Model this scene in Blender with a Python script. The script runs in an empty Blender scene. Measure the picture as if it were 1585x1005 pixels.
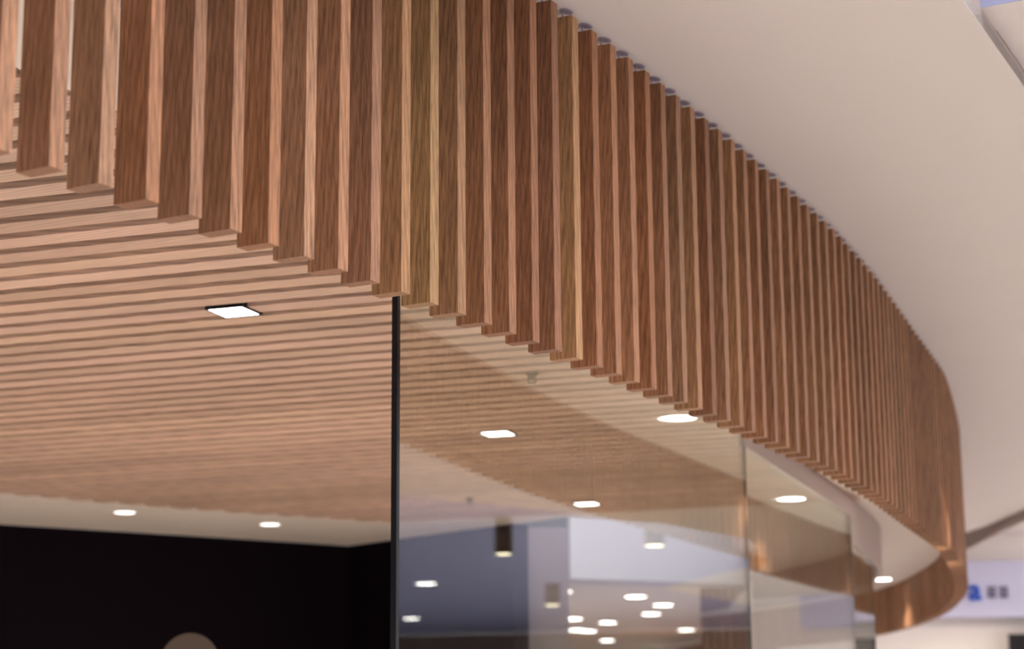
import bpy, bmesh, math, random
from mathutils import Matrix, Vector
from mathutils.geometry import tessellate_polygon

R = math.radians
sc = bpy.context.scene
COL = sc.collection

# ------------------------------------------------------------------ camera
PITCH, ROLL = 0.21164, -0.0075
camd = bpy.data.cameras.new('camera')
cam = bpy.data.objects.new('camera', camd)
COL.objects.link(cam)
camd.sensor_width = 36.0
camd.lens = 3078.33 / 1585 * 36.0
camd.clip_start, camd.clip_end = 0.05, 200
camd.dof.use_dof = True
camd.dof.focus_distance = 4.75
camd.dof.aperture_fstop = 3.6
camd.dof.aperture_blades = 0
fw = Vector((0, math.cos(PITCH), math.sin(PITCH)))
rt = Vector((1, 0, 0))
up = rt.cross(fw)
rc = math.cos(ROLL) * rt + math.sin(ROLL) * up
uc = math.cos(ROLL) * up - math.sin(ROLL) * rt
m3 = Matrix((rc, uc, -fw)).transposed()
cam.matrix_world = m3.to_4x4()
sc.camera = cam

# ------------------------------------------------------------------ light
sc.view_settings.view_transform = 'Standard'
sc.view_settings.look = 'None'
sc.view_settings.exposure = 0.10
sc.view_settings.gamma = 1.0
sc.view_settings.use_curve_mapping = False
sc.cycles.use_denoising = True
sc.cycles.max_bounces = 10
sc.cycles.transparent_max_bounces = 16
sc.cycles.sample_clamp_indirect = 6.0

world = bpy.data.worlds.new('mall_light')
sc.world = world
world.use_nodes = True
wn, wl = world.node_tree.nodes, world.node_tree.links
wn.clear()
wo = wn.new('ShaderNodeOutputWorld')
bg = wn.new('ShaderNodeBackground')
tc = wn.new('ShaderNodeTexCoord')
dp = wn.new('ShaderNodeVectorMath'); dp.operation = 'DOT_PRODUCT'
dp.inputs[1].default_value = Vector((0.90, -0.08, 0.42))
wl.new(tc.outputs['Generated'], dp.inputs[0])
cr = wn.new('ShaderNodeValToRGB')
mr = wn.new('ShaderNodeMapRange')
mr.inputs['From Min'].default_value = -1; mr.inputs['From Max'].default_value = 1
wl.new(dp.outputs['Value'], mr.inputs['Value'])
wl.new(mr.outputs['Result'], cr.inputs['Fac'])
cr.color_ramp.elements[0].position = 0.0; cr.color_ramp.elements[0].color = (0.03, 0.03, 0.03, 1)
cr.color_ramp.elements[1].position = 1.0; cr.color_ramp.elements[1].color = (0.96, 0.95, 0.98, 1)
e = cr.color_ramp.elements.new(0.55); e.color = (0.03, 0.03, 0.03, 1)
e = cr.color_ramp.elements.new(0.80); e.color = (0.45, 0.43, 0.44, 1)
wl.new(cr.outputs['Color'], bg.inputs['Color'])
bg.inputs['Strength'].default_value = 5.2
wl.new(bg.outputs['Background'], wo.inputs['Surface'])

def spot(loc, watts, color=(1, 0.88, 0.76), angle=110, radius=0.04, blend=0.6):
    l = bpy.data.lights.new('downlight_or_fill', 'SPOT')
    l.energy = watts; l.color = color; l.spot_size = R(angle); l.spot_blend = blend
    l.shadow_soft_size = radius
    o = bpy.data.objects.new('downlight_or_fill', l); COL.objects.link(o); o.location = loc
    return o

# ------------------------------------------------------------------ dimensions (camera height is 0)
ZF = -1.5          # floor
ZB = 1.0           # underside of the vertical slats
ZT = 1.943         # top of the vertical slats
ZI = 1.39          # inner ceiling
ZO = 1.965         # ceiling band outside the slats
ZM = 2.02          # mall ceiling
TH, DP, SP = 0.0379, 0.078, 0.1253

# ------------------------------------------------------------------ materials
def new_mat(name):
    m = bpy.data.materials.new(name); m.use_nodes = True
    nt = m.node_tree
    return m, nt.nodes, nt.links, nt.nodes['Principled BSDF']

def paint(name, col, rough=0.6, bump=0.02, scale=60, var=0.02, spec=0.3):
    m, N, L, b = new_mat(name)
    b.inputs['Roughness'].default_value = rough
    b.inputs['Specular IOR Level'].default_value = spec
    t = N.new('ShaderNodeTexCoord')
    n1 = N.new('ShaderNodeTexNoise'); n1.inputs['Scale'].default_value = 1.7; n1.inputs['Detail'].default_value = 3
    L.new(t.outputs['Object'], n1.inputs['Vector'])
    mx = N.new('ShaderNodeMix'); mx.data_type = 'RGBA'
    mx.inputs['A'].default_value = (*[c * (1 - var) for c in col], 1)
    mx.inputs['B'].default_value = (*[min(1, c * (1 + var)) for c in col], 1)
    L.new(n1.outputs['Fac'], mx.inputs['Factor']); L.new(mx.outputs['Result'], b.inputs['Base Color'])
    n2 = N.new('ShaderNodeTexNoise'); n2.inputs['Scale'].default_value = scale; n2.inputs['Detail'].default_value = 2
    L.new(t.outputs['Object'], n2.inputs['Vector'])
    bp = N.new('ShaderNodeBump'); bp.inputs['Strength'].default_value = bump; bp.inputs['Distance'].default_value = 0.002
    L.new(n2.outputs['Fac'], bp.inputs['Height']); L.new(bp.outputs['Normal'], b.inputs['Normal'])
    return m

def wood(name, axis='Z', col=(0.46, 0.25, 0.15), dark=0.52, rough=0.5, fine=620, ray=True):
    """oak: fine grain streaks along AXIS, slow cathedral figure, pores; each board tinted by its object colour"""
    m, N, L, b = new_mat(name)
    b.inputs['Roughness'].default_value = rough
    b.inputs['Specular IOR Level'].default_value = 0.25
    t = N.new('ShaderNodeTexCoord'); oi = N.new('ShaderNodeObjectInfo')
    mul = N.new('ShaderNodeMath'); mul.operation = 'MULTIPLY'; mul.inputs[1].default_value = 37.0
    L.new(oi.outputs['Random'], mul.inputs[0])
    cb = N.new('ShaderNodeCombineXYZ')
    for k in range(3): L.new(mul.outputs[0], cb.inputs[k])
    ad = N.new('ShaderNodeVectorMath'); ad.operation = 'ADD'
    L.new(t.outputs['Object'], ad.inputs[0]); L.new(cb.outputs[0], ad.inputs[1])
    def stretch(across, along, slant=0.0):
        mp = N.new('ShaderNodeMapping')
        mp.inputs['Scale'].default_value = (across, across, along) if axis == 'Z' else (along, across, across)
        mp.inputs['Rotation'].default_value = (slant, slant * 0.6, 0) if axis == 'Z' else (0, slant, slant)
        L.new(ad.outputs[0], mp.inputs['Vector']); return mp
    def noise(mp, scale, detail, rough_=0.55, dist=0.0):
        n = N.new('ShaderNodeTexNoise'); n.inputs['Scale'].default_value = scale
        n.inputs['Detail'].default_value = detail; n.inputs['Roughness'].default_value = rough_
        n.inputs['Distortion'].default_value = dist
        L.new(mp.outputs[0], n.inputs['Vector']); return n
    def ramp(src, p0, c0, p1, c1):
        r_ = N.new('ShaderNodeValToRGB')
        r_.color_ramp.elements[0].position = p0; r_.color_ramp.elements[0].color = (c0, c0, c0, 1)
        r_.color_ramp.elements[1].position = p1; r_.color_ramp.elements[1].color = (c1, c1, c1, 1)
        L.new(src, r_.inputs['Fac']); return r_
    g1 = noise(stretch(1, 0.035, 0.03), fine, 2)                     # fine streaks
    g2 = noise(stretch(1, 0.04, 0.03), 210, 3, 0.6, 0.4)             # medium streaks
    wv = N.new('ShaderNodeTexWave'); wv.wave_type = 'BANDS'; wv.bands_direction = 'DIAGONAL'
    wv.inputs['Scale'].default_value = 38; wv.inputs['Distortion'].default_value = 7
    wv.inputs['Detail'].default_value = 2; wv.inputs['Detail Scale'].default_value = 0.6
    L.new(stretch(1, 0.09, 0.06).outputs[0], wv.inputs['Vector'])     # cathedral figure
    g3 = noise(stretch(1, 0.4), 3.0, 2)                               # slow tone
    r1 = ramp(g1.outputs['Fac'], 0.36, dark + 0.12, 0.56, 1.0)
    r2 = ramp(g2.outputs['Fac'], 0.32, dark + 0.22, 0.62, 1.05)
    r3 = ramp(wv.outputs['Fac'], 0.05, 0.80, 0.6, 1.04)
    r4 = ramp(g3.outputs['Fac'], 0.3, 0.84, 0.7, 1.1)
    def mulc(a, c):
        x = N.new('ShaderNodeMix'); x.data_type = 'RGBA'; x.blend_type = 'MULTIPLY'; x.inputs['Factor'].default_value = 1
        L.new(a, x.inputs['A']); L.new(c, x.inputs['B']); return x.outputs['Result']
    base = N.new('ShaderNodeRGB'); base.outputs[0].default_value = (*col, 1)
    c = mulc(base.outputs[0], oi.outputs['Color'])
    for r_ in (r1, r2, r3, r4): c = mulc(c, r_.outputs['Color'])
    L.new(c, b.inputs['Base Color'])
    bp = N.new('ShaderNodeBump'); bp.inputs['Strength'].default_value = 0.25; bp.inputs['Distance'].default_value = 0.0006
    L.new(g1.outputs['Fac'], bp.inputs['Height']); L.new(bp.outputs['Normal'], b.inputs['Normal'])
    return m

def emit(name, col, strength):
    m = bpy.data.materials.new(name); m.use_nodes = True
    N, L = m.node_tree.nodes, m.node_tree.links
    N.clear(); o = N.new('ShaderNodeOutputMaterial'); e_ = N.new('ShaderNodeEmission')
    e_.inputs['Color'].default_value = (*col, 1); e_.inputs['Strength'].default_value = strength
    L.new(e_.outputs[0], o.inputs['Surface']); return m

def glass(name):
    m = bpy.data.materials.new(name); m.use_nodes = True
    N, L = m.node_tree.nodes, m.node_tree.links
    N.clear(); o = N.new('ShaderNodeOutputMaterial')
    tr = N.new('ShaderNodeBsdfTransparent'); tr.inputs['Color'].default_value = (0.965, 0.975, 0.95, 1)
    gl = N.new('ShaderNodeBsdfGlossy')
    gl.inputs['Roughness'].default_value = 0.0; gl.inputs['Color'].default_value = (0.97, 1.0, 0.97, 1)
    ge = N.new('ShaderNodeNewGeometry')
    d = N.new('ShaderNodeVectorMath'); d.operation = 'DOT_PRODUCT'
    L.new(ge.outputs['Normal'], d.inputs[0]); L.new(ge.outputs['Incoming'], d.inputs[1])
    def mth(op, a, b_=None):
        x = N.new('ShaderNodeMath'); x.operation = op
        for k, v in enumerate((a, b_)):
            if v is None: continue
            if isinstance(v, (int, float)): x.inputs[k].default_value = v
            else: L.new(v, x.inputs[k])
        return x.outputs[0]
    ab = mth('ABSOLUTE', d.outputs['Value'])
    om = mth('SUBTRACT', 1.0, ab)
    pw = mth('POWER', om, 4.2)
    f = mth('ADD', mth('MULTIPLY', pw, 0.93), 0.05)
    mx = N.new('ShaderNodeMixShader')
    L.new(f, mx.inputs[0]); L.new(tr.outputs[0], mx.inputs[1]); L.new(gl.outputs[0], mx.inputs[2])
    L.new(mx.outputs[0], o.inputs['Surface']); return m

M = dict(
    slat=wood('oiled_oak', 'Z', (0.415, 0.216, 0.118), 0.44),
    batten=wood('pale_oak', 'X', (0.64, 0.455, 0.34), 0.80, fine=300),
    panelwood=wood('red_oak_panel', 'Z', (0.42, 0.17, 0.08), 0.55, fine=90),
    white=paint('warm_white_plaster', (0.82, 0.765, 0.725)),
    inner=paint('cream_plaster', (0.80, 0.72, 0.63)),
    lav=paint('lavender_plaster', (0.49, 0.53, 0.80)),
    mauve=paint('mauve_plaster', (0.42, 0.34, 0.31)),
    floor=paint('pale_stone_floor', (0.37, 0.335, 0.325), 0.35, 0.01, 20, 0.06),
    dark=paint('near_black_panelling', (0.006, 0.0035, 0.006), 0.6, spec=0.02),
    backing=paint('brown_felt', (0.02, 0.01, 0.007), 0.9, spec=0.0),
    black=paint('black_metal', (0.003, 0.004, 0.006), 0.35),
    shadow=paint('violet_grey_shadow', (0.40, 0.35, 0.43), 0.6),  # colour of the shadow marks on the ceiling above the slats
    seal=paint('grey_sealant', (0.12, 0.11, 0.10), 0.5),
    metal=paint('satin_metal', (0.45, 0.43, 0.42), 0.3),
    bronze=paint('bronze_metal', (0.10, 0.06, 0.03), 0.4),
    signband=paint('lavender_fascia_paint', (0.60, 0.60, 0.78)),
    brownwall=paint('brown_wall_paint', (0.22, 0.16, 0.14)),
    greywall=paint('pale_lilac_grey_paint', (0.58, 0.56, 0.60)),
    column=paint('taupe_paint', (0.34, 0.30, 0.32)),
    blue=paint('royal_blue_lettering', (0.02, 0.09, 0.55)),
    grey=paint('slate_grey_lettering', (0.12, 0.12, 0.20)),
    screen=paint('black_screen', (0.01, 0.006, 0.006), 0.3),
    lamp=emit('lamp_lens', (1.0, 0.95, 0.92), 14.0),
    lampwarm=emit('warm_lamp_lens', (1.0, 0.86, 0.60), 7.0),
    lampsoft=emit('soft_lamp_lens', (1.0, 0.93, 0.88), 3.0),
    globe=emit('dim_globe', (0.085, 0.055, 0.040), 1.0),
    glass=glass('clear_glass'),
)

# ------------------------------------------------------------------ helpers
def link(name, bm, mat, parent=None, smooth=False):
    me = bpy.data.meshes.new(name)
    bmesh.ops.recalc_face_normals(bm, faces=bm.faces)
    bm.to_mesh(me); bm.free()
    if smooth:
        for p in me.polygons: p.use_smooth = True
    if mat: me.materials.append(mat)
    o = bpy.data.objects.new(name, me); COL.objects.link(o)
    if parent: o.parent = parent
    return o

def tag(o, label, cat, group=None, kind=None):
    o['label'] = label; o['category'] = cat
    if group: o['group'] = group
    if kind: o['kind'] = kind
    return o

def structure(o):
    o['kind'] = 'structure'; return o

def empty(name, loc, rz=0.0):
    o = bpy.data.objects.new(name, None); COL.objects.link(o)
    o.location = loc; o.rotation_euler = (0, 0, rz); o.empty_display_size = 0.05
    return o

def box(bm, x0, x1, y0, y1, z0, z1, bevel=0.0):
    r = bmesh.ops.create_cube(bm, size=1.0)
    bmesh.ops.scale(bm, verts=r['verts'], vec=(x1 - x0, y1 - y0, z1 - z0))
    bmesh.ops.translate(bm, verts=r['verts'], vec=((x0 + x1) / 2, (y0 + y1) / 2, (z0 + z1) / 2))
    if bevel:
        es = list({e_ for v in r['verts'] for e_ in v.link_edges})
        bmesh.ops.bevel(bm, geom=es, offset=bevel, segments=2, affect='EDGES', profile=0.6)
    return bm

def lathe(bm, prof, seg=32):
    rings = []
    for r_, z in prof:
        rings.append([bm.verts.new((r_ * math.cos(2 * math.pi * k / seg), r_ * math.sin(2 * math.pi * k / seg), z)) for k in range(seg)])
    for a, b_ in zip(rings, rings[1:]):
        for k in range(seg):
            bm.faces.new((a[k], a[(k + 1) % seg], b_[(k + 1) % seg], b_[k]))
    for ring in (rings[0], rings[-1]):
        bm.faces.new(ring)
    return bm

def slab(bm, outer, holes, z0, z1):
    """flat slab with holes between two heights"""
    loops = [[Vector((x, y, 0)) for x, y in outer]] + [[Vector((x, y, 0)) for x, y in h] for h in holes]
    tris = tessellate_polygon(loops)
    flat = [v for lp in loops for v in lp]
    lo = [bm.verts.new((v.x, v.y, z0)) for v in flat]
    hi = [bm.verts.new((v.x, v.y, z1)) for v in flat]
    for t in tris:
        try:
            bm.faces.new([lo[i] for i in t]); bm.faces.new([hi[i] for i in reversed(t)])
        except ValueError: pass
    k = 0
    for lp in loops:
        n = len(lp)
        for i in range(n):
            a, b_ = k + i, k + (i + 1) % n
            try: bm.faces.new((lo[a], lo[b_], hi[b_], hi[a]))
            except ValueError: pass
        k += n
    return bm

def strip(bm, pts, thick, z0, z1, side=1):
    """upright curved wall following PTS, thickness to the left (side 1)"""
    n = len(pts); off = offset(pts, thick * side)
    if callable(z0): za = [z0(i / (n - 1)) for i in range(n)]
    else: za = [z0] * n
    vs = []
    for (a, b_), (c, d), zz in zip(pts, off, za):
        vs.append([bm.verts.new((a, b_, zz)), bm.verts.new((a, b_, z1)), bm.verts.new((c, d, z1)), bm.verts.new((c, d, zz))])
    for p, q in zip(vs, vs[1:]):
        for k in range(4):
            bm.faces.new((p[k], p[(k + 1) % 4], q[(k + 1) % 4], q[k]))
    bm.faces.new(vs[0]); bm.faces.new(list(reversed(vs[-1])))
    return bm

def tangent(pts, i):
    a = pts[max(i - 1, 0)]; b_ = pts[min(i + 1, len(pts) - 1)]
    d = Vector((b_[0] - a[0], b_[1] - a[1])); d.normalize(); return d

def offset(pts, dist):
    """left of the direction of travel when DIST is positive"""
    out = []
    for i, p in enumerate(pts):
        t = tangent(pts, i); out.append((p[0] - t.y * dist, p[1] + t.x * dist))
    return out

def catmull(P, n=24):
    out = []
    Q = [P[0]] + list(P) + [P[-1]]
    for i in range(1, len(Q) - 2):
        p0, p1, p2, p3 = [Vector(q) for q in Q[i - 1:i + 3]]
        for k in range(n):
            t = k / n
            out.append(tuple(0.5 * ((2 * p1) + (p2 - p0) * t + (2 * p0 - 5 * p1 + 4 * p2 - p3) * t * t + (3 * p1 - p0 - 3 * p2 + p3) * t ** 3)))
    out.append(tuple(P[-1])); return out

def resample(pts, step, start=0.0):
    out = []; acc = start; d0 = 0.0
    for a, b_ in zip(pts, pts[1:]):
        a, b_ = Vector(a), Vector(b_); L_ = (b_ - a).length
        while L_ > 0 and acc <= d0 + L_:
            out.append(tuple(a + (b_ - a) * ((acc - d0) / L_))); acc += step
        d0 += L_
    return out

# ------------------------------------------------------------------ the curve of the slat curtain
NEAR = [(-0.802, 3.315), (-0.671, 3.533), (-0.544, 3.753), (-0.424, 3.972), (-0.302, 4.191), (-0.183, 4.41), (-0.064, 4.629),
        (0.052, 4.848), (0.166, 5.067), (0.28, 5.289), (0.391, 5.513), (0.498, 5.738), (0.606, 5.964), (0.714, 6.19),
        (0.817, 6.418), (0.921, 6.647), (1.024, 6.876), (1.126, 7.106), (1.225, 7.337), (1.318, 7.57)]
FAR = [(1.52, 8.10), (1.74, 8.74), (1.92, 9.27), (2.12, 9.85), (2.33, 10.5), (2.71, 11.95), (2.93, 12.93), (3.08, 13.75),
       (3.27, 15.13), (3.35, 16.38), (3.36, 17.25), (3.28, 18.3), (3.05, 19.4), (2.6, 20.5), (2.0, 21.4)]
back = [(-0.802 - 0.1253 * k * math.cos(R(58.8)), 3.315 - 0.1253 * k * math.sin(R(58.8))) for k in range(10, 0, -1)]
curve = catmull(back[::2] + [back[-1]] + NEAR + FAR, 20)
# length from the first point to the first fully seen slat, so that the spacing lands on it
def arclen_to(pts, target):
    best = min(range(len(pts)), key=lambda i: (pts[i][0] - target[0]) ** 2 + (pts[i][1] - target[1]) ** 2)
    return sum(math.dist(pts[i], pts[i + 1]) for i in range(best))
s0 = arclen_to(curve, NEAR[0])
K0 = int(s0 // SP)
slat_pts = resample(curve, SP, s0 - K0 * SP)

# ------------------------------------------------------------------ setting: floor, walls, ceilings
structure(link('floor', slab(bmesh.new(), [(-22, -8), (34, -8), (34, 42), (-22, 42)], [], ZF - 0.1, ZF), M['floor']))

inner_line = offset(curve, DP)
fascia_line = [p for p in resample(offset(curve, DP + 0.10), 0.15) if p[1] < 18.6]
structure(link('trim_1', strip(bmesh.new(), fascia_line, 0.03, ZI + 0.001, ZO - 0.001), M['white']))

# battens: direction, pitch
BA = R(-19.6)
bd = Vector((math.cos(BA), math.sin(BA)))          # along a batten, to the right
bn = Vector((-math.sin(BA), math.cos(BA)))         # away from the camera
PITCHB, G0, BW = 0.1428, 3.94, 0.0895
P1, P2, P3, P4 = Vector((-0.301, 5.134)), Vector((1.005, 8.53)), Vector((1.89, 11.14)), Vector((2.22, 12.36))
glass_line = [(-1.62, 2.90), (-1.02, 3.93), (-0.92, 4.12), (P1.x, P1.y), (P2.x, P2.y), (1.42, 9.75)]
far_edge = [(-4.6, 9.2), (-2.79, 10.76), (-2.345, 11.16), (-1.862, 11.56), (-1.337, 11.92), (-0.779, 12.3), (0.33, 11.86), (0.9, 11.7), (1.5, 11.45)]

def along(line, g):
    """position along bd where LINE crosses the row at distance g"""
    for a, b_ in zip(line, line[1:]):
        ga, gb = Vector(a).dot(bn), Vector(b_).dot(bn)
        if min(ga, gb) <= g <= max(ga, gb) and ga != gb:
            p = Vector(a).lerp(Vector(b_), (g - ga) / (gb - ga)); return p.dot(bd)
    return None

rows = []
k = -8
while True:
    g = G0 + PITCHB * (k + 0.5)           # middle of a batten (gaps are centred on G0 + k * pitch)
    if g > 12.2: break
    right = along(glass_line, g)
    if right is None and g > 9: right = along([(1.42, 9.75), (1.72, 10.65), (1.95, 11.2), (2.0, 11.8)], g)
    left = -5.2
    lf = along(far_edge[:6], g)
    if lf is not None: left = max(left, -9)
    if right is not None:
        if lf is not None: rows.append((g, lf, right + 0.02))
        elif g < far_edge[0][1] * 0.94 + 1.4: rows.append((g, Vector((-5.0, 9.0)).dot(bd), right + 0.02))
    k += 1
rows = [r_ for r_ in rows if r_[2] - r_[1] > 0.3]

def to_xy(s, g): return tuple(bd * s + bn * g)
hole = []
for g, a, b_ in rows: hole += [to_xy(b_, g - PITCHB / 2), to_xy(b_, g + PITCHB / 2)]
for g, a, b_ in reversed(rows): hole += [to_xy(a, g + PITCHB / 2), to_xy(a, g - PITCHB / 2)]

ring_in = resample(offset(curve, DP + 0.001), 0.15)
ceil_outer = ring_in + [(2.2, 20.6), (2.05, 17.5), (1.95, 15.2), (1.6, 13.45), (0.95, 12.45), (0.33, 11.98 + 0.06), (-1.13, 13.66), (-2.084, 12.96), (-3.158, 12.2), (-7.5, 9.4), (-7.5, 1.8)]
structure(link('ceiling', slab(bmesh.new(), ceil_outer, [hole], ZI, ZI + 0.035), M['inner']))
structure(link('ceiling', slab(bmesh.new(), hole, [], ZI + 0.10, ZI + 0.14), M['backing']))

# outer ceiling band and mall ceilings
ring_out_line = resample(offset(curve, -0.95), 0.3)
ring_slat = resample(offset(curve, DP + 0.13), 0.3)
structure(link('ceiling', slab(bmesh.new(), ring_slat + list(reversed(ring_out_line)), [], ZO, ZO + 0.04), M['white']))
structure(link('trim_2', strip(bmesh.new(), ring_out_line, 0.03, ZO + 0.001, 2.40), M['mauve']))

# ------------------------------------------------------------------ the vertical slats
random.seed(7)
def slat_mesh():
    bm = bmesh.new(); box(bm, 0, TH, 0, DP, 0, ZT - ZB, 0.0012)
    me = bpy.data.meshes.new('wooden_slat'); bm.to_mesh(me); bm.free(); me.materials.append(M['slat'])
    return me
slat_me = slat_mesh()
TINT = {0: (1.1, 1.02, 0.95), 1: (0.95, .86, .8), 3: (.92, .78, .66), 4: (.80, .74, .70), 6: (1.0, .86, .72), 9: (.9, .85, .85),
        10: (1.02, 1.02, .86), 11: (1.0, 1.1, .88), 12: (.95, .95, .85), 13: (.9, .8, .7), 14: (.86, .76, .68), 15: (.86, .72, .64),
        16: (.80, .70, .66), 17: (1.22, 1.26, 1.06), 18: (.95, .80, .70), 21: (.92, .76, .64), 24: (1.02, 1.0, .9), 25: (.74, .62, .58), 27: (1.05, 1.02, .9)}
ORD = ['', 'first', 'second', 'third', 'fourth', 'fifth', 'sixth', 'seventh', 'eighth', 'ninth', 'tenth', 'eleventh', 'twelfth', 'thirteenth',
       'fourteenth', 'fifteenth', 'sixteenth', 'seventeenth', 'eighteenth', 'nineteenth', 'twentieth']
TENS = ['', '', 'twenty', 'thirty', 'forty', 'fifty', 'sixty', 'seventy', 'eighty', 'ninety']
TENTH = ['', '', 'twentieth', 'thirtieth', 'fortieth', 'fiftieth', 'sixtieth', 'seventieth', 'eightieth', 'ninetieth']
def ordinal(n):
    if n > 100: return 'hundred-' + ordinal(n - 100)
    if n == 100: return 'hundredth'
    if n <= 20: return ORD[n]
    if n % 10 == 0: return TENTH[n // 10]
    return TENS[n // 10] + '-' + ORD[n % 10]
NOTE = {1: 'cut by the left frame edge', 4: 'with bold dark cathedral grain', 7: 'with pale curling ray flecks', 11: 'just above the black glass edge', 12: 'golden, right of the black glass edge',
        18: 'palest and most golden of the row', 17: 'dark and smooth, left of the golden one'}
first_visible = K0 - 1
bm = bmesh.new(); lathe(bm, [(.020, 0), (.026, .0012), (.026, .0020)], 28)  # slat shadow on the ceiling, shaped as a dark oval plate with a stem
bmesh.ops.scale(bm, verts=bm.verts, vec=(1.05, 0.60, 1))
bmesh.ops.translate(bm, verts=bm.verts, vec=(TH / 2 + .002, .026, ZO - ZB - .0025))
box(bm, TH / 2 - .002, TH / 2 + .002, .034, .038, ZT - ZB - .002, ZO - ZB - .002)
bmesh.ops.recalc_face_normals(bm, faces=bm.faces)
shadow_plate_me = bpy.data.meshes.new('shadow_plate'); bm.to_mesh(shadow_plate_me); bm.free(); shadow_plate_me.materials.append(M['shadow'])
for i, (x, y) in enumerate(slat_pts):
    if i < K0 - 7: continue
    t = tangent(slat_pts, i)
    o = bpy.data.objects.new('wooden_slat', slat_me); COL.objects.link(o)
    o.location = (x, y, ZB); o.rotation_euler = (0, 0, math.atan2(t.y, t.x))
    k = i - K0 + 1                       # 1 = first slat seen whole
    if k in TINT: c = TINT[k]
    else:
        v = random.uniform(.84, 1.08); w = random.uniform(-.06, .06)
        c = (v, v * (0.95 + w), v * (0.9 + 1.5 * w))
    o.color = (*c, 1)
    mp_ = bpy.data.objects.new('shadow_plate', shadow_plate_me); COL.objects.link(mp_); mp_.parent = o
    n = k + 1
    if k < 0: lab, g_ = 'brown oak hanging slat of the near end, beyond the left frame edge', 'near slats beyond the frame'
    else:
        lab = (f"brown oak hanging slat, {ordinal(n)} of the curtain from the left" if n <= 44 else
               f"brown oak slat in the packed bend, {ordinal(n)} of the curtain" if y < 12.6 else
               f"brown oak slat of the far return, {ordinal(n)} of the curtain")
        if n in NOTE: lab = f"brown oak hanging slat, {ordinal(n)} from the left, {NOTE[n]}"
        g_ = 'hanging slats of the curved curtain'
    tag(o, lab, 'slat', g_)

# ------------------------------------------------------------------ ceiling battens
bat_cache = {}
for j, (g, a, b_) in enumerate(rows):
    bm = bmesh.new(); box(bm, 0, b_ - a, -BW / 2, BW / 2, 0, 0.09, 0.002)
    o = link('ceiling_batten', bm, M['batten'])
    x, y = to_xy(a, g); o.location = (x, y, ZI + 0.002); o.rotation_euler = (0, 0, BA)
    v = random.uniform(.86, 1.1); o.color = (v, v * random.uniform(.97, 1.0), v * random.uniform(.95, 1.02), 1)
    tag(o, f'pale oak ceiling batten, {ordinal(j + 1)} of the slatted ceiling from its near end', 'batten', 'battens of the slatted ceiling')

# ------------------------------------------------------------------ glazing
def pane(a, b_, label, top, trims):
    d = (b_ - a); L_ = d.length; an = math.atan2(d.y, d.x)
    r_ = empty('glass_panel', (a.x, a.y, ZF), an)
    tag(r_, label, 'glass panel', 'glass panels behind the slats')
    bm = bmesh.new(); box(bm, 0.011, L_ - 0.003, 0, 0.012, 0.002, top - ZF); link('pane', bm, M['glass'], r_)
    for (u0, u1, v0, v1, mat, nm) in trims(L_):
        bm = bmesh.new(); box(bm, u0, u1, v0, v1, 0.002, top - ZF); link(nm, bm, M[mat], r_)
    return r_
pane(P1, P2, 'large clear glass panel with a black leading edge, behind the slats', ZI, lambda L_: [(-0.008, 0.010, -0.002, 0.014, 'black', 'edge_channel'), (L_ - 0.003, L_ + 0.004, 0.0, 0.012, 'seal', 'joint_seal')])
pane(P2, P3, 'clear glass panel reflecting the brown curtain, between two thin joints', 1.285, lambda L_: [(L_ - 0.003, L_ + 0.006, 0.0, 0.014, 'seal', 'joint_seal')])
pane(P3, P4, 'narrow clear glass panel next to the far return of the slats', 1.13, lambda L_: [(L_ - 0.003, L_ + 0.004, 0.0, 0.014, 'seal', 'joint_seal')])
bulk = catmull([(1.005, 8.53), (1.42, 9.75), (1.89, 11.14)], 8)
structure(link('trim_3', strip(bmesh.new(), bulk, 0.03, 1.285, ZI - 0.001), M['mauve']))
bulk2 = catmull([(1.89, 11.14), (2.20, 12.15), (2.40, 13.0), (2.48, 13.9), (2.35, 15.2), (1.98, 16.4)], 8)
structure(link('trim_4', strip(bmesh.new(), bulk2, 0.03, 1.13, ZI - 0.001), M['mauve']))

# ------------------------------------------------------------------ store interior: dark walls
def wall(name, a, b_, z0, z1, mat, th=0.12):
    a, b_ = Vector(a), Vector(b_); d = b_ - a
    bm = bmesh.new(); box(bm, 0, d.length, 0, th, z0, z1)
    o = link(name, bm, M[mat]); o.location = (a.x, a.y, 0); o.rotation_euler = (0, 0, math.atan2(d.y, d.x))
    return structure(o)
wall('wall_back', (-7.5, 9.4), (-3.158, 12.2), ZF, ZI - 0.002, 'dark')
wall('wall_back', (-3.158, 12.2), (-2.084, 12.96), ZF, ZI - 0.002, 'dark')
wall('wall_back', (-2.084, 12.96), (-1.13, 13.66), ZF, ZI - 0.002, 'dark')
wall('wall_right', (-1.13, 13.66), (0.0, 12.37), ZF, ZI - 0.002, 'dark')

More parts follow.
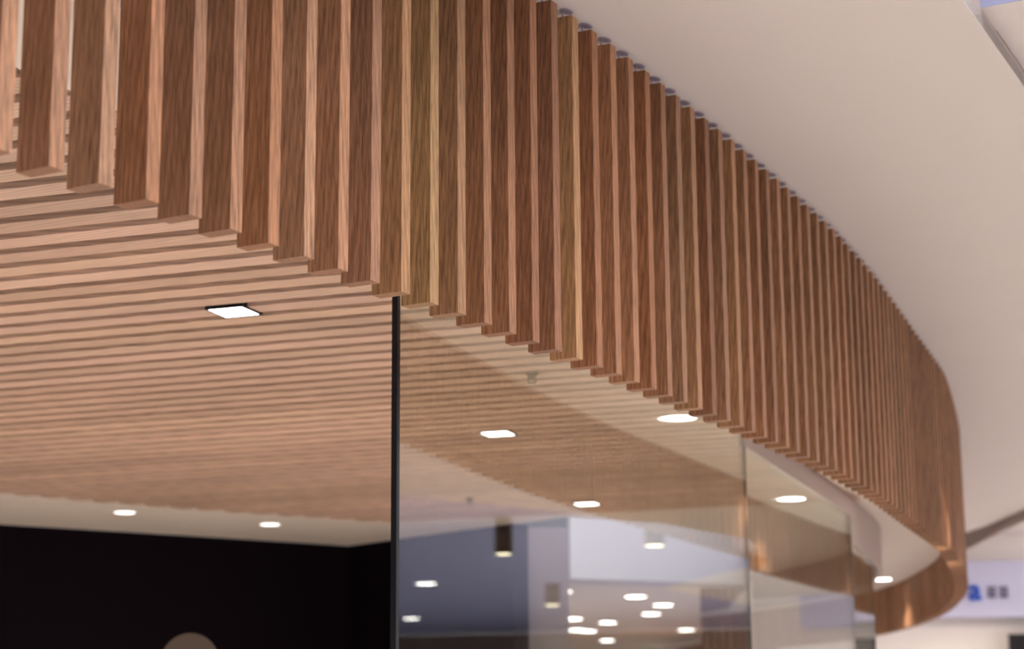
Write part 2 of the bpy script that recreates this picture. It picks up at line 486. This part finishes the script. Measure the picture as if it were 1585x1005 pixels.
# ------------------------------------------------------------------ fixtures
def twin_light(x, y, label):
    r_ = empty('recessed_spotlight', (x, y, ZI - 0.004), BA); r_.scale = (.82, .9, 1); tag(r_, label, 'ceiling light', 'square lights in the slatted ceiling')
    bm = bmesh.new()
    box(bm, -.082, .082, -.078, -.070, 0, .05); box(bm, -.082, .082, .070, .078, 0, .05)
    box(bm, -.082, -.074, -.07, .07, 0, .05); box(bm, .074, .082, -.07, .07, 0, .05); box(bm, -.026, -.019, -.07, .07, .003, .05)
    link('frame', bm, M['black'], r_)
    bm = bmesh.new(); box(bm, -.074, -.026, -.07, .07, .0015, .03); link('lens', bm, M['lamp'], r_)
    bm = bmesh.new(); box(bm, -.019, .074, -.07, .07, .0015, .03); link('lens', bm, M['lamp'], r_)
    return r_
def round_light(x, y, z, label, group, lens='lamp', rad=.055):
    r_ = empty('round_downlight', (x, y, z), 0); tag(r_, label, 'ceiling light', group)
    bm = bmesh.new(); lathe(bm, [(rad * .82, -.001), (rad, -.006), (rad * 1.22, -.004), (rad * 1.22, .0)], 28); link('trim_ring', bm, M['white'], r_, True)
    bm = bmesh.new(); lathe(bm, [(rad, -.0075), (rad, -.0062)], 28); link('lens', bm, M[lens], r_)
    return r_
twin_light(-0.893, 6.235, 'twin square recessed light in the slatted ceiling, left of the black glass edge')
twin_light(-0.066, 8.78, 'twin square recessed light seen through the large glass panel, the nearer one')
twin_light(0.421, 11.388, 'twin square recessed light at the far end of the slatted ceiling, behind glass')
round_light(-2.273, 11.60, ZI, 'round downlight in the white ceiling border over the dark wall, left one', 'downlights in the white border', 'lampsoft', .06)
round_light(-1.505, 12.28, ZI, 'round downlight in the white ceiling border over the dark wall, right one', 'downlights in the white border', 'lampsoft', .06)
SOFFIT = [(1.11, 8.21), (2.17, 10.99), (3.08, 16.7)]
for (x, y), lab in zip(SOFFIT, ['round downlight in the soffit between slats and glass, mirrored in the large panel',
                                'round downlight in the soffit, mirrored in the panel between two joints',
                                'round downlight in the cream soffit beside the far return of slats']):
    round_light(x, y, ZI, lab, 'downlights in the soffit', 'lamp', .07)

def sprinkler(x, y, lab):
    r_ = empty('fire_sprinkler', (x, y, ZI), 0); tag(r_, lab, 'sprinkler', 'fire sprinklers in the ceiling')
    bm = bmesh.new(); lathe(bm, [(.026, 0), (.026, -.004), (.012, -.010), (.008, -.026)], 20); link('body', bm, M['bronze'], r_, True)
    bm = bmesh.new(); lathe(bm, [(.018, -.036), (.018, -.038)], 20); box(bm, -.016, -.012, -.002, .002, -.037, -.01); box(bm, .012, .016, -.002, .002, -.037, -.01)
    link('deflector', bm, M['bronze'], r_)
sprinkler(0.073, 7.345, 'small metal fire sprinkler under the battens, near the row of slats')
sprinkler(-0.244, 11.08, 'small dark fire sprinkler far back on the ceiling behind glass')

# ------------------------------------------------------------------ interior and mall lighting (fixture beams, plus added fill spots without a fixture)
for x, y in [(-0.893, 6.235), (-0.066, 8.78), (0.421, 11.388), (-2.6, 7.6), (-1.8, 10.0), (-1.6, 4.2), (-3.4, 5.6)]:  # twin lights, then added spots without a fixture to light the store
    spot((x, y, ZI - 0.03), 420, angle=120)
for x, y in SOFFIT:
    spot((x, y, ZI - 0.03), 50, angle=105)
for p in ((2.05, 10.1), (2.62, 13.0)): spot((*p, ZI - 0.03), 28, angle=100)

for p in ((5.6, 22.5), (8.0, 22.5)): spot((*p, 2.55), 260, angle=150)  # added spots, no fixture, brightening the shop front and its ceiling
for p in ((8.5, 15), (12.5, 19), (16, 22)): spot((*p, 1.98), 540, (1, .96, .95), angle=140)  # added spots with no fixture of their own, to light up the lavender ceiling
for p in ((1.4, 23.2), (0, 25), (1.3, 28), (2.6, 30)): spot((*p, 1.72), 420, (1, .9, .82), angle=130)
for p in ((7.84, 14.48, 1.66), (6.46, 14.87, 1.66), (6.8, 9.0, 2.0), (6.0, 18.0, 2.0)): spot(p, 420, (1, .93, .88), angle=140)  # cylinder lights, then added fill spots for bounce onto the outer ceiling
# ------------------------------------------------------------------ mall ceiling on the right
cut = [(1.20, 4.93), (2.6, 5.22), (9.0, 6.5), (30, 10.7)]
ring_r = [p for p in ring_out_line if p[1] > 4.93]
ring_r = resample(offset(curve, -0.952), 0.3)
near_i = min(range(len(ring_r)), key=lambda i: abs(ring_r[i][1] - 5.27))
far_i = min(range(len(ring_r)), key=lambda i: abs(ring_r[i][1] - 17.6) + (0 if ring_r[i][0] > 3.5 else 9))
mall = ring_r[near_i + 1:far_i] + [(4.4, 18.6), (5.0, 18.6), (7.0, 17.2), (7.4, 12.2), (7.2, 6.2), (3.4, 4.08), (1.421, 5.184), (1.268, 5.269)]
structure(link('ceiling', slab(bmesh.new(), mall, [], ZM, ZM + 0.04), M['white']))
structure(link('ceiling', slab(bmesh.new(), [(7.4, 12.2), (7.0, 17.2), (8.8, 19.8), (11.6, 21.6), (12.7, 24.95), (14.3, 30.5), (25.5, 24.0), (22, 18), (12.2, 12.2)], [], ZM, ZM + 0.04), M['lav']))
structure(link('ceiling', slab(bmesh.new(), [(7.0, 17.2), (7.2, 24.95), (12.7, 24.95), (11.6, 21.6), (8.8, 19.8)], [], ZM, ZM + 0.04), M['white']))
for p in ((8.6, 21.5), (10.2, 23.0)): spot((*p, 1.98), 300, (1, .93, .88), angle=140)  # fill spots added to brighten this white part, no fixture
structure(link('trim_7', strip(bmesh.new(), [(1.268, 5.269), (1.421, 5.184), (3.4, 4.08), (7.2, 6.2)], 0.004, ZM, 2.5, -1), M['lav']))

def pendant(x, y, zb, zt, rad, lab):
    r_ = empty('cylinder_downlight', (x, y, zb), 0); tag(r_, lab, 'ceiling light', 'surface cylinder lights of the mall')
    bm = bmesh.new(); lathe(bm, [(rad * .9, .012), (rad, 0), (rad, zt - zb)], 28); link('housing', bm, M['bronze'], r_, True)
    bm = bmesh.new(); lathe(bm, [(rad * .86, -.002), (rad * .86, .02)], 28); link('lens', bm, M['lampwarm'], r_)
pendant(7.84, 14.48, 1.70, ZM, .078, 'bronze cylinder ceiling light mirrored at the left of the large glass panel')
pendant(6.46, 14.87, 1.70, ZM, .085, 'pale bronze cylinder ceiling light mirrored near the middle of the large panel')
pendant(12.2, 20.15, 1.76, ZM, .10, 'small cylinder ceiling light mirrored low in the large panel, among round lights')
for x, y, lab in [(13.2, 18.95, 'round mall downlight mirrored alone in the lilac area beside the black glass edge'),
                  (17.9, 23.4, 'round mall downlight mirrored below another one beside the black glass edge')]:
    round_light(x, y, ZM, lab, 'round downlights of the mall ceiling', 'lamp', .125)

# ------------------------------------------------------------------ the hall beyond the store, seen through the glass
def boxobj(name, a, b_, z0, z1, mat, depth):
    return wall(name, a, b_, z0, z1, mat, depth)
structure(link('wall_left', box(bmesh.new(), 0.02, 0.345, 12.6, 13.0, ZF, ZI - .002), M['column']))
structure(link('wall_far', slab(bmesh.new(), [(0.55, 19.6), (3.2, 20.9), (3.2, 21.5), (0.55, 20.3)], [], 1.66, 2.6), M['greywall']))
structure(link('ceiling', slab(bmesh.new(), [(-6, 20.2), (3.2, 20.9), (3.25, 25.0), (4.0, 25.3), (4.0, 36), (-6, 36)], [], 1.75, 1.80), M['inner']))
wall('wall_far', (-6, 35.5), (9, 35.5), ZF, 1.75, 'inner', .2)
wall('wall_right', (2.65, 33.0), (3.9, 26.0), ZF, 1.62, 'panelwood', .2)
wall('trim_5', (2.45, 33.2), (3.85, 25.9), 1.62, 1.68, 'white', .25)
HALL = [(0.60, 22.4), (1.41, 23.2), (1.83, 24.6), (1.79, 26.2), (1.30, 27.9), (0.80, 27.1), (0.92, 29.6), (1.10, 29.9), (1.5, 32.5), (2.55, 29.8)]
LBL = ['small lone round downlight of the far hall beside the taupe column', 'topmost and largest round downlight of the cluster in the far hall', 'round far hall downlight at the right end of the cluster', 'round far hall downlight just below the right end of the cluster',
       'round far hall downlight in the middle of the cluster, alone', 'round far hall downlight at the upper left of the cluster', 'lower left round far hall downlight of the cluster',
       'dim round far hall downlight beside the lower left one', 'lowest round far hall downlight, at the bottom frame edge', 'round far hall downlight in front of the wood panelling']
for (x, y), lab in zip(HALL, LBL): round_light(x, y, 1.75, lab, 'round downlights of the far hall', 'lamp', .05 if x == 0.60 else .12)

# right: shop fronts across the mall
wall('wall_front', (3.3, 25.0), (12.6, 25.0), ZF, 2.62, 'white', .2)
wall('wall_front', (12.6, 25.0), (14.2, 30.6), ZF, ZM - .002, 'white', .2)
wall('wall_front', (14.2, 30.6), (25.5, 24.0), ZF, ZM - .002, 'brownwall', .2)
structure(link('ceiling', slab(bmesh.new(), [(3.2, 19.3), (5.0, 18.4), (7.2, 17.4), (7.3, 25.2), (3.0, 25.2)], [], 2.62, 2.66), M['white']))
structure(link('trim_6', strip(bmesh.new(), [(4.30, 20.6), (4.43, 19.3), (4.36, 17.6), (4.34, 16.87), (4.9, 15.2), (6.2, 13.6)][::-1], 0.03, lambda t: 1.87 + .03 * t, 2.3), M['mauve']))
sg = empty('shop_sign', (4.6, 24.9, 1.58), 0)
tag(sg, 'lavender shop sign board with blue and grey characters across the mall', 'sign')
bm = bmesh.new(); box(bm, -1.2, 5.3, -.12, .08, 0, .70, .01); link('board', bm, M['signband'], sg)
def text(body, size, x, z, mat, nm):
    cu = bpy.data.curves.new(nm, 'FONT'); cu.body = body; cu.size = size; cu.extrude = .012; cu.offset = .008
    tmp = bpy.data.objects.new(nm, cu); COL.objects.link(tmp)
    dg = bpy.context.evaluated_depsgraph_get(); me = bpy.data.meshes.new_from_object(tmp.evaluated_get(dg))
    bpy.data.objects.remove(tmp); me.materials.clear(); me.materials.append(M[mat])
    o = bpy.data.objects.new(nm, me); COL.objects.link(o); o.parent = sg
    o.location = (x, -.135, z); o.rotation_euler = (R(90), 0, 0); return o
text('a', .38, 1.02, .215, 'blue', 'letter')
for cx in (1.27, 1.42):
    bm = bmesh.new()
    box(bm, cx, cx + .03, -.135, -.12, .23, .38); box(bm, cx + .065, cx + .09, -.135, -.12, .23, .38)
    for zz in (.35, .295, .245): box(bm, cx + .01, cx + .085, -.134, -.12, zz, zz + .02)
    link('character', bm, M['grey'], sg)
scr = empty('display_screen', (6.45, 24.7, 0.6), 0); tag(scr, 'black screen at the bottom right corner under the sign', 'screen')
bm = bmesh.new(); box(bm, -.37, 1.6, 0, .08, 0, .77, .008); link('bezel', bm, M['black'], scr)
bm = bmesh.new(); box(bm, -.34, 1.57, -.004, .0, .03, .74); link('display', bm, M['screen'], scr)

# globe lamp inside the store
gl = empty('globe_lamp', (-1.45, 9.0, ZF), 0); tag(gl, 'dim warm globe lamp glowing low in front of the dark wall', 'lamp')
bm = bmesh.new(); bmesh.ops.create_uvsphere(bm, u_segments=24, v_segments=16, radius=.13); bmesh.ops.translate(bm, verts=bm.verts, vec=(0, 0, 1.90)); link('globe', bm, M['globe'], gl, True)
bm = bmesh.new(); lathe(bm, [(.13, 0), (.13, .02), (.012, .03), (.012, 1.80), (.04, 1.81)], 24); link('stand', bm, M['black'], gl, True)
